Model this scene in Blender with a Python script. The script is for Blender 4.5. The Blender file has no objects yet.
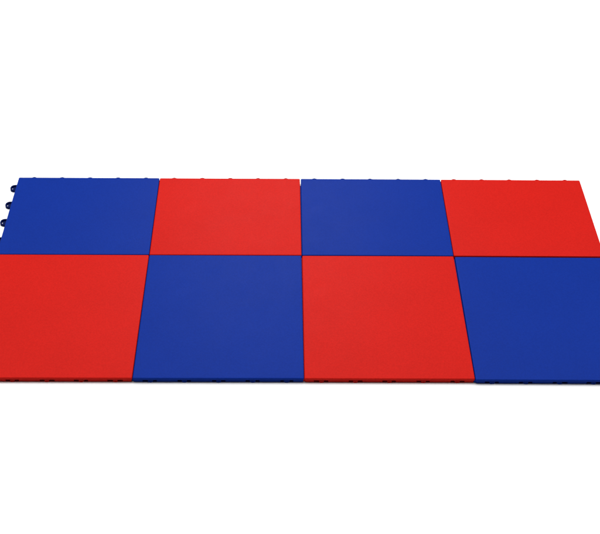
import bpy, bmesh, math, random
random.seed(7)
from mathutils import Matrix, Vector

S = bpy.context.scene
COL = S.collection
R = math.radians

# ------------------------------------------------------------------ materials
def plastic(name, rgb, rough=0.42, bump=0.14):
    """Moulded polypropylene: fine grained skin, faint uneven pigment, light rub marks."""
    m = bpy.data.materials.new(name); m.use_nodes = True
    n, l = m.node_tree.nodes, m.node_tree.links
    b = n['Principled BSDF']
    tc = n.new('ShaderNodeTexCoord')
    oi = n.new('ShaderNodeObjectInfo')
    off = n.new('ShaderNodeVectorMath'); off.operation = 'MULTIPLY_ADD'
    off.inputs[1].default_value = (1, 1, 1)
    mul = n.new('ShaderNodeVectorMath'); mul.operation = 'SCALE'; mul.inputs['Scale'].default_value = 0.13
    l.new(oi.outputs['Location'], mul.inputs[0])
    l.new(tc.outputs['Object'], off.inputs[0]); l.new(mul.outputs[0], off.inputs[2])
    # uneven pigment
    cl = n.new('ShaderNodeTexNoise'); cl.inputs['Scale'].default_value = 9; cl.inputs['Detail'].default_value = 5
    l.new(off.outputs[0], cl.inputs['Vector'])
    ra = n.new('ShaderNodeMapRange')
    ra.inputs['From Min'].default_value = .3; ra.inputs['From Max'].default_value = .7
    ra.inputs['To Min'].default_value = .975; ra.inputs['To Max'].default_value = 1.025
    l.new(cl.outputs['Fac'], ra.inputs['Value'])
    mx = n.new('ShaderNodeVectorMath'); mx.operation = 'SCALE'
    mx.inputs[0].default_value = rgb
    l.new(ra.outputs[0], mx.inputs['Scale'])
    # fine speckle of the moulded skin
    sp = n.new('ShaderNodeTexNoise'); sp.inputs['Scale'].default_value = 340; sp.inputs['Detail'].default_value = 2
    l.new(off.outputs[0], sp.inputs['Vector'])
    sr = n.new('ShaderNodeMapRange')
    sr.inputs['From Min'].default_value = .3; sr.inputs['From Max'].default_value = .7
    sr.inputs['To Min'].default_value = .93; sr.inputs['To Max'].default_value = 1.07
    l.new(sp.outputs['Fac'], sr.inputs['Value'])
    my = n.new('ShaderNodeVectorMath'); my.operation = 'SCALE'
    l.new(mx.outputs[0], my.inputs[0]); l.new(sr.outputs[0], my.inputs['Scale'])
    l.new(my.outputs[0], b.inputs['Base Color'])
    # rub marks change the gloss
    rn = n.new('ShaderNodeTexNoise'); rn.inputs['Scale'].default_value = 26; rn.inputs['Detail'].default_value = 6
    l.new(off.outputs[0], rn.inputs['Vector'])
    rr = n.new('ShaderNodeMapRange')
    rr.inputs['From Min'].default_value = .3; rr.inputs['From Max'].default_value = .7
    rr.inputs['To Min'].default_value = rough - .02; rr.inputs['To Max'].default_value = rough + .02
    l.new(rn.outputs['Fac'], rr.inputs['Value']); l.new(rr.outputs[0], b.inputs['Roughness'])
    # moulded grain
    gn = n.new('ShaderNodeTexNoise'); gn.inputs['Scale'].default_value = 520; gn.inputs['Detail'].default_value = 3
    l.new(off.outputs[0], gn.inputs['Vector'])
    bp = n.new('ShaderNodeBump'); bp.inputs['Strength'].default_value = bump; bp.inputs['Distance'].default_value = .001
    l.new(gn.outputs['Fac'], bp.inputs['Height']); l.new(bp.outputs[0], b.inputs['Normal'])
    b.inputs['Specular IOR Level'].default_value = 0.02
    return m

RED = plastic('red_plastic', (0.316, 0.0066, 0.0042))
BLUE = plastic('blue_plastic', (0.0022, 0.0155, 0.147))
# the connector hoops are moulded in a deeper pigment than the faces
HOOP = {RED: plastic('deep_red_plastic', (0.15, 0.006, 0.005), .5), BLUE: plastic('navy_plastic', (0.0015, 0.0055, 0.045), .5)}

def paper(name, v):
    m = bpy.data.materials.new(name); m.use_nodes = True
    n, l = m.node_tree.nodes, m.node_tree.links
    b = n['Principled BSDF']; b.inputs['Roughness'].default_value = .85
    b.inputs['Specular IOR Level'].default_value = .15
    tc = n.new('ShaderNodeTexCoord')
    t = n.new('ShaderNodeTexNoise'); t.inputs['Scale'].default_value = 3; t.inputs['Detail'].default_value = 4
    l.new(tc.outputs['Object'], t.inputs['Vector'])
    r = n.new('ShaderNodeMapRange'); r.inputs['To Min'].default_value = v - .02; r.inputs['To Max'].default_value = v + .02
    l.new(t.outputs['Fac'], r.inputs['Value'])
    c = n.new('ShaderNodeCombineColor')
    for k in range(3): l.new(r.outputs[0], c.inputs[k])
    l.new(c.outputs[0], b.inputs['Base Color'])
    return m
WHITE = paper('white_paper', .84)

# ------------------------------------------------------------------ helpers
def box(bm, x0, x1, y0, y1, z0, z1, bev=0.0, seg=2):
    r = bmesh.ops.create_cube(bm, size=1, matrix=Matrix.Translation(((x0+x1)/2, (y0+y1)/2, (z0+z1)/2))
                              @ Matrix.Diagonal((x1-x0, y1-y0, z1-z0, 1)))
    if bev:
        es = list({e for v in r['verts'] for e in v.link_edges})
        bmesh.ops.bevel(bm, geom=es, offset=bev, segments=seg, affect='EDGES', profile=.5)

def mesh(name, bm, mat, smooth=True):
    bmesh.ops.recalc_face_normals(bm, faces=bm.faces)
    me = bpy.data.meshes.new(name); bm.to_mesh(me); bm.free()
    me.materials.append(mat)
    if smooth:
        me.shade_smooth()
        me.set_sharp_from_angle(angle=R(32))
    return me

def link(name, me, parent=None, loc=(0, 0, 0), rz=0):
    o = bpy.data.objects.new(name, me); COL.objects.link(o)
    o.location = loc; o.rotation_euler = (0, 0, rz)
    if parent: o.parent = parent
    return o

# ------------------------------------------------------------------ tile parts
W = 0.305                     # tile width
H = 0.0127                    # tile height
LIP = 0.0074                  # underside of the top plate
D_BACK, D_FRONT = 0.860187*W + .0028, (2-0.860187)*W
INSET = 0.0014                # skirt sits back under the lip at the sides
INFRONT = 0.0026              # and at front and back
POS = [-.4, -.2, 0, .2, .4]   # five connectors along each side

def rounded_rect(hx, hy, r, n=5):
    p = []
    for cx, cy, a0 in ((hx-r, hy-r, 0), (-hx+r, hy-r, 90), (-hx+r, -hy+r, 180), (hx-r, -hy+r, 270)):
        for k in range(n+1):
            a = R(a0 + 90*k/n); p.append((cx+r*math.cos(a), cy+r*math.sin(a)))
    return p

def plate_bm(w, d):
    """Top plate: slab with radiused corners and a rolled upper edge."""
    bm = bmesh.new()
    hx, hy = w/2, d/2
    prof = [(0.0004, LIP), (0, LIP+.0004), (0, H-.0013), (.00022, H-.0007), (.00065, H-.00025), (.0014, H-.00005), (.0022, H)]
    rings = [[bm.verts.new((x, y, z)) for x, y in rounded_rect(hx-i, hy-i, max(.0022-i*.5, .0008))] for i, z in prof]
    for a, b in zip(rings, rings[1:]):
        for k in range(len(a)):
            bm.faces.new((a[k], a[(k+1) % len(a)], b[(k+1) % len(a)], b[k]))
    bm.faces.new(rings[0][::-1]); bm.faces.new(rings[-1])
    return bm

OW, OH = .0088, .0064         # socket opening width / height
OC = .0084                    # opening centre from the connector centre
def wall_strip(bm, L, T, xf):
    """A skirt wall along x from -L/2 to L/2, thickness T into +y, with pairs of openings when xf."""
    z0, z1 = .0004, LIP-.0001
    if not xf:
        box(bm, -L/2, L/2, 0, T, z0, z1, .0004, 1); return
    cuts = []
    for p in xf:
        for sgn in (-1, 1):
            c = p + sgn*OC*random.uniform(.94, 1.1); hw = OW/2*random.uniform(.72, 1.15)
            cuts.append((c-hw, c+hw))
    x = -L/2
    for a, b in cuts:
        box(bm, x, a, 0, T, z0, z1, .0004, 1)
        box(bm, a, b, .0002, T-.0002, OH*random.uniform(.84, 1.04), z1, 0)        # web above the opening
        box(bm, a-.0003, b+.0003, T+.0038, T+.0050, z0, z1)   # back of the pocket
        box(bm, a-.0003, b+.0003, .0004, T+.0037, z0-.0002, z0+.0006)   # floor of the pocket
        for q in (a, b):
            box(bm, q-.0004, q+.0004, T+.0001, T+.0037, z0+.0007, z1)
        x = b
    box(bm, x, L/2, 0, T, z0, z1, .0004, 1)

def skirt_bm(w, d, spot, ledge=False, cut=.019):
    bm = bmesh.new(); T = .0024
    hx, hy = w/2-INSET, d/2-INFRONT
    def side(L, rz, off, xf):
        t = bmesh.new(); wall_strip(t, L, T, xf)
        bmesh.ops.transform(t, matrix=Matrix.Rotation(rz, 4, 'Z') @ Matrix.Translation((0, -off, 0)), verts=t.verts)
        me = bpy.data.meshes.new('t'); t.to_mesh(me); t.free(); bm.from_mesh(me); bpy.data.meshes.remove(me)
    side(2*hx, 0, hy, [p*w for p in POS])                         # front: sockets
    side(2*(hy-T)-.0004, R(90), hx, [p*d for p in POS])           # right: sockets
    side(2*hx, R(180), hy, None)                                  # back
    side(2*(hy-T)-.0004, R(-90), hx, None)                        # left
    if ledge:
        # catch ledge along the left side, running on under the neighbour's lip
        box(bm, -w/2-.0021, -hx+.0002, -d/2+.0042, d/2-cut, .0010, .0071, .0004, 1)
    # stiffening ribs under the plate
    for k in range(1, 6):
        x = -hx + 2*hx*k/6
        box(bm, x-.0008, x+.0008, -hy+.022, hy-T-.0003, .0006, LIP-.0002)
    return bm

def lug_bm():
    """Latch between the two openings of a socket: a small block with a nose that reaches the floor."""
    bm = bmesh.new()
    box(bm, -.0040, .0040, -.0008, .0001, .0002, .0050, .0003, 2)
    box(bm, -.0022, .0022, -.0013, -.0009, .0001, .0026, .0003, 2)
    return bm

def loop_bm(w=.0192, out=.0143, t=.0020, z0=.0008, z1=.0057):
    """Hoop connector: a thin tall U of plastic standing out of the skirt, along +y."""
    bm = bmesh.new()
    n = 18
    def path(hw, oy, r):
        p = [(hw, 0)]
        for k in range(n+1):
            a = math.pi/2*k/n; p.append((hw-r+r*math.cos(a), oy-r+r*math.sin(a)))
        return p + [(-x, y) for x, y in reversed(p)]
    o = path(w/2, out, .0092); i = path(w/2-t, out-t, .0066)
    b = .0005
    def shift(path_o, path_i, s):
        return [((x0+(x1-x0)*s), (y0+(y1-y0)*s)) for (x0, y0), (x1, y1) in zip(path_o, path_i)]
    prof = [(0.0, z0), (0.0, z1-b), (b*.3/t, z1-b*.3), (b/t, z1), (1-b/t, z1), (1-b*.3/t, z1-b*.3), (1.0, z1-b), (1.0, z0)]
    rows = [[bm.verts.new((x, y, z)) for x, y in shift(o, i, s)] for s, z in prof]
    m = len(rows[0])
    for q in range(len(rows)):
        a, c = rows[q], rows[(q+1) % len(rows)]
        for k in range(m-1):
            bm.faces.new((a[k], a[k+1], c[k+1], c[k]))
    bm.faces.new([r[0] for r in rows]); bm.faces.new([r[-1] for r in rows][::-1])
    # floor of the hoop: a low web that the neighbour's latch presses on
    fl = [bm.verts.new((x, min(y, out-.0052), z0+.0016)) for x, y in shift(o, i, .8)]
    bm.faces.new(fl)
    fl = [bm.verts.new((x, min(y, out-.0052), z0+.0002)) for x, y in shift(o, i, .8)]
    bm.faces.new(fl[::-1])
    return bm

MESH = {}
def get(kind, mat, *a):
    k = (kind, mat.name) + a
    if k not in MESH:
        bm = {'plate': plate_bm, 'skirt': skirt_bm, 'lug': lug_bm, 'loop': loop_bm}[kind](*a)
        MESH[k] = mesh(kind, bm, mat)
    return MESH[k]

def tile(mat, x, y, rz, d, label, back_loops, left_loops, front_lugs):
    w = W - .0011; dd = d - .0011
    t = bpy.data.objects.new('interlocking_tile', None); COL.objects.link(t)
    t.empty_display_size = .05
    t.location = (x, y, 0); t.rotation_euler = (0, 0, rz)
    t['label'] = label; t['category'] = 'tile'; t['group'] = 'interlocking tiles laid in two rows'
    link('top_plate', get('plate', mat, w, dd), t)
    link('skirt', get('skirt', mat, w, dd, round(x, 3), not left_loops, .019 if x == X[2]+.0002 else .0008), t)
    hx, hy = w/2-INSET, dd/2-INFRONT
    if back_loops:
        for p in POS:
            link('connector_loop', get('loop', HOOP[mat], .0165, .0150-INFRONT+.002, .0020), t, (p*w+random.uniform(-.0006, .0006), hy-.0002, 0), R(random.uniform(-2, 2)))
    if left_loops:
        k = 0
        while .1*W + .2*W*k < dd-.012:
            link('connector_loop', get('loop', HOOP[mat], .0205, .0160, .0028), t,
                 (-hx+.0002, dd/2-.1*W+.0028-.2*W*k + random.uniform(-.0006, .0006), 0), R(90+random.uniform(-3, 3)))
            k += 1
    if front_lugs:
        for p in POS:
            link('latch', get('lug', mat), t, (p*w, -hy+.0001, 0))
    return t

yb, yf = D_BACK/2, -D_FRONT/2
X = [-1.5*W, -.5*W, .5*W, 1.5*W]
# back row
tile(BLUE, X[0], yb, R(.05), D_BACK, 'blue plastic tile with loops sticking out of both its left and back edges, back row', True, True, False)
tile(RED, X[1]-.0002, yb, R(.05), D_BACK, 'red plastic tile in the back row, between the two blue back-row tiles', True, False, False)
tile(BLUE, X[2]+.0002, yb, R(-.04), D_BACK, 'blue plastic tile in the back row, between the two red back-row tiles', True, False, False)
tile(RED, X[3]+.0001, yb-.0004, R(-.1), D_BACK, 'red plastic tile at the right end of the back row, with a free right edge', True, False, False)
# front row
tile(RED, X[0], yf, 0, D_FRONT, 'red plastic tile at the left end of the front row, cut off by the picture', False, True, True)
tile(BLUE, X[1], yf-.0003, R(.05), D_FRONT, 'blue plastic tile in the front row, between the two red front-row tiles', False, False, True)
tile(RED, X[2], yf-.0004, R(-.03), D_FRONT, 'red plastic tile in the front row, between the two blue front-row tiles', False, False, True)
tile(BLUE, X[3]+.0006, yf-.0030, R(-.22), D_FRONT, 'blue plastic tile at the right end of the front row, cut off by the picture', False, False, True)

# ------------------------------------------------------------------ the white surface
bm = bmesh.new()
bmesh.ops.create_grid(bm, x_segments=12, y_segments=12, size=20)
g = link('floor', mesh('floor', bm, WHITE, False)); g['kind'] = 'structure'

# ------------------------------------------------------------------ light
w = bpy.data.worlds.new('World'); S.world = w; w.use_nodes = True
w.node_tree.nodes['Background'].inputs['Color'].default_value = (1, 1, 1, 1)
w.node_tree.nodes['Background'].inputs['Strength'].default_value = .15
def area(name, loc, target, sx, sy, power):
    L = bpy.data.lights.new(name, 'AREA'); L.shape = 'RECTANGLE'; L.size = sx; L.size_y = sy; L.energy = power
    o = link(name, L, None, loc)
    o.rotation_euler = (Vector(target)-Vector(loc)).to_track_quat('-Z', 'Y').to_euler()
    return o
area('overhead_softbox', (0, 1.05, 3.2), (0, .85, 0), 6.5, 4.6, 420)
area('back_softbox', (-.05, 2.5, 1.75), (0, .1, 0), .9, .7, 27)


# ------------------------------------------------------------------ camera
q = [-0.044600342352532775, -1.8459626160599765, 1.5080979468473843, 0.8801420011655213, -0.02242647146781173, 0.017983433311266457]
cd = bpy.data.cameras.new('camera'); cam = link('camera', cd, None)
cam.matrix_world = (Matrix.Translation(q[:3]) @ Matrix.Rotation(q[4], 4, 'Z') @ Matrix.Rotation(q[3], 4, 'X') @ Matrix.Rotation(q[5], 4, 'Z'))
cd.sensor_fit = 'HORIZONTAL'; cd.sensor_width = 36; cd.lens = 1186.4777*36/600
cd.clip_start = .05; cd.clip_end = 200
S.camera = cam
S.view_settings.view_transform = 'Standard'; S.view_settings.look = 'None'
S.view_settings.exposure = 0; S.view_settings.gamma = 1
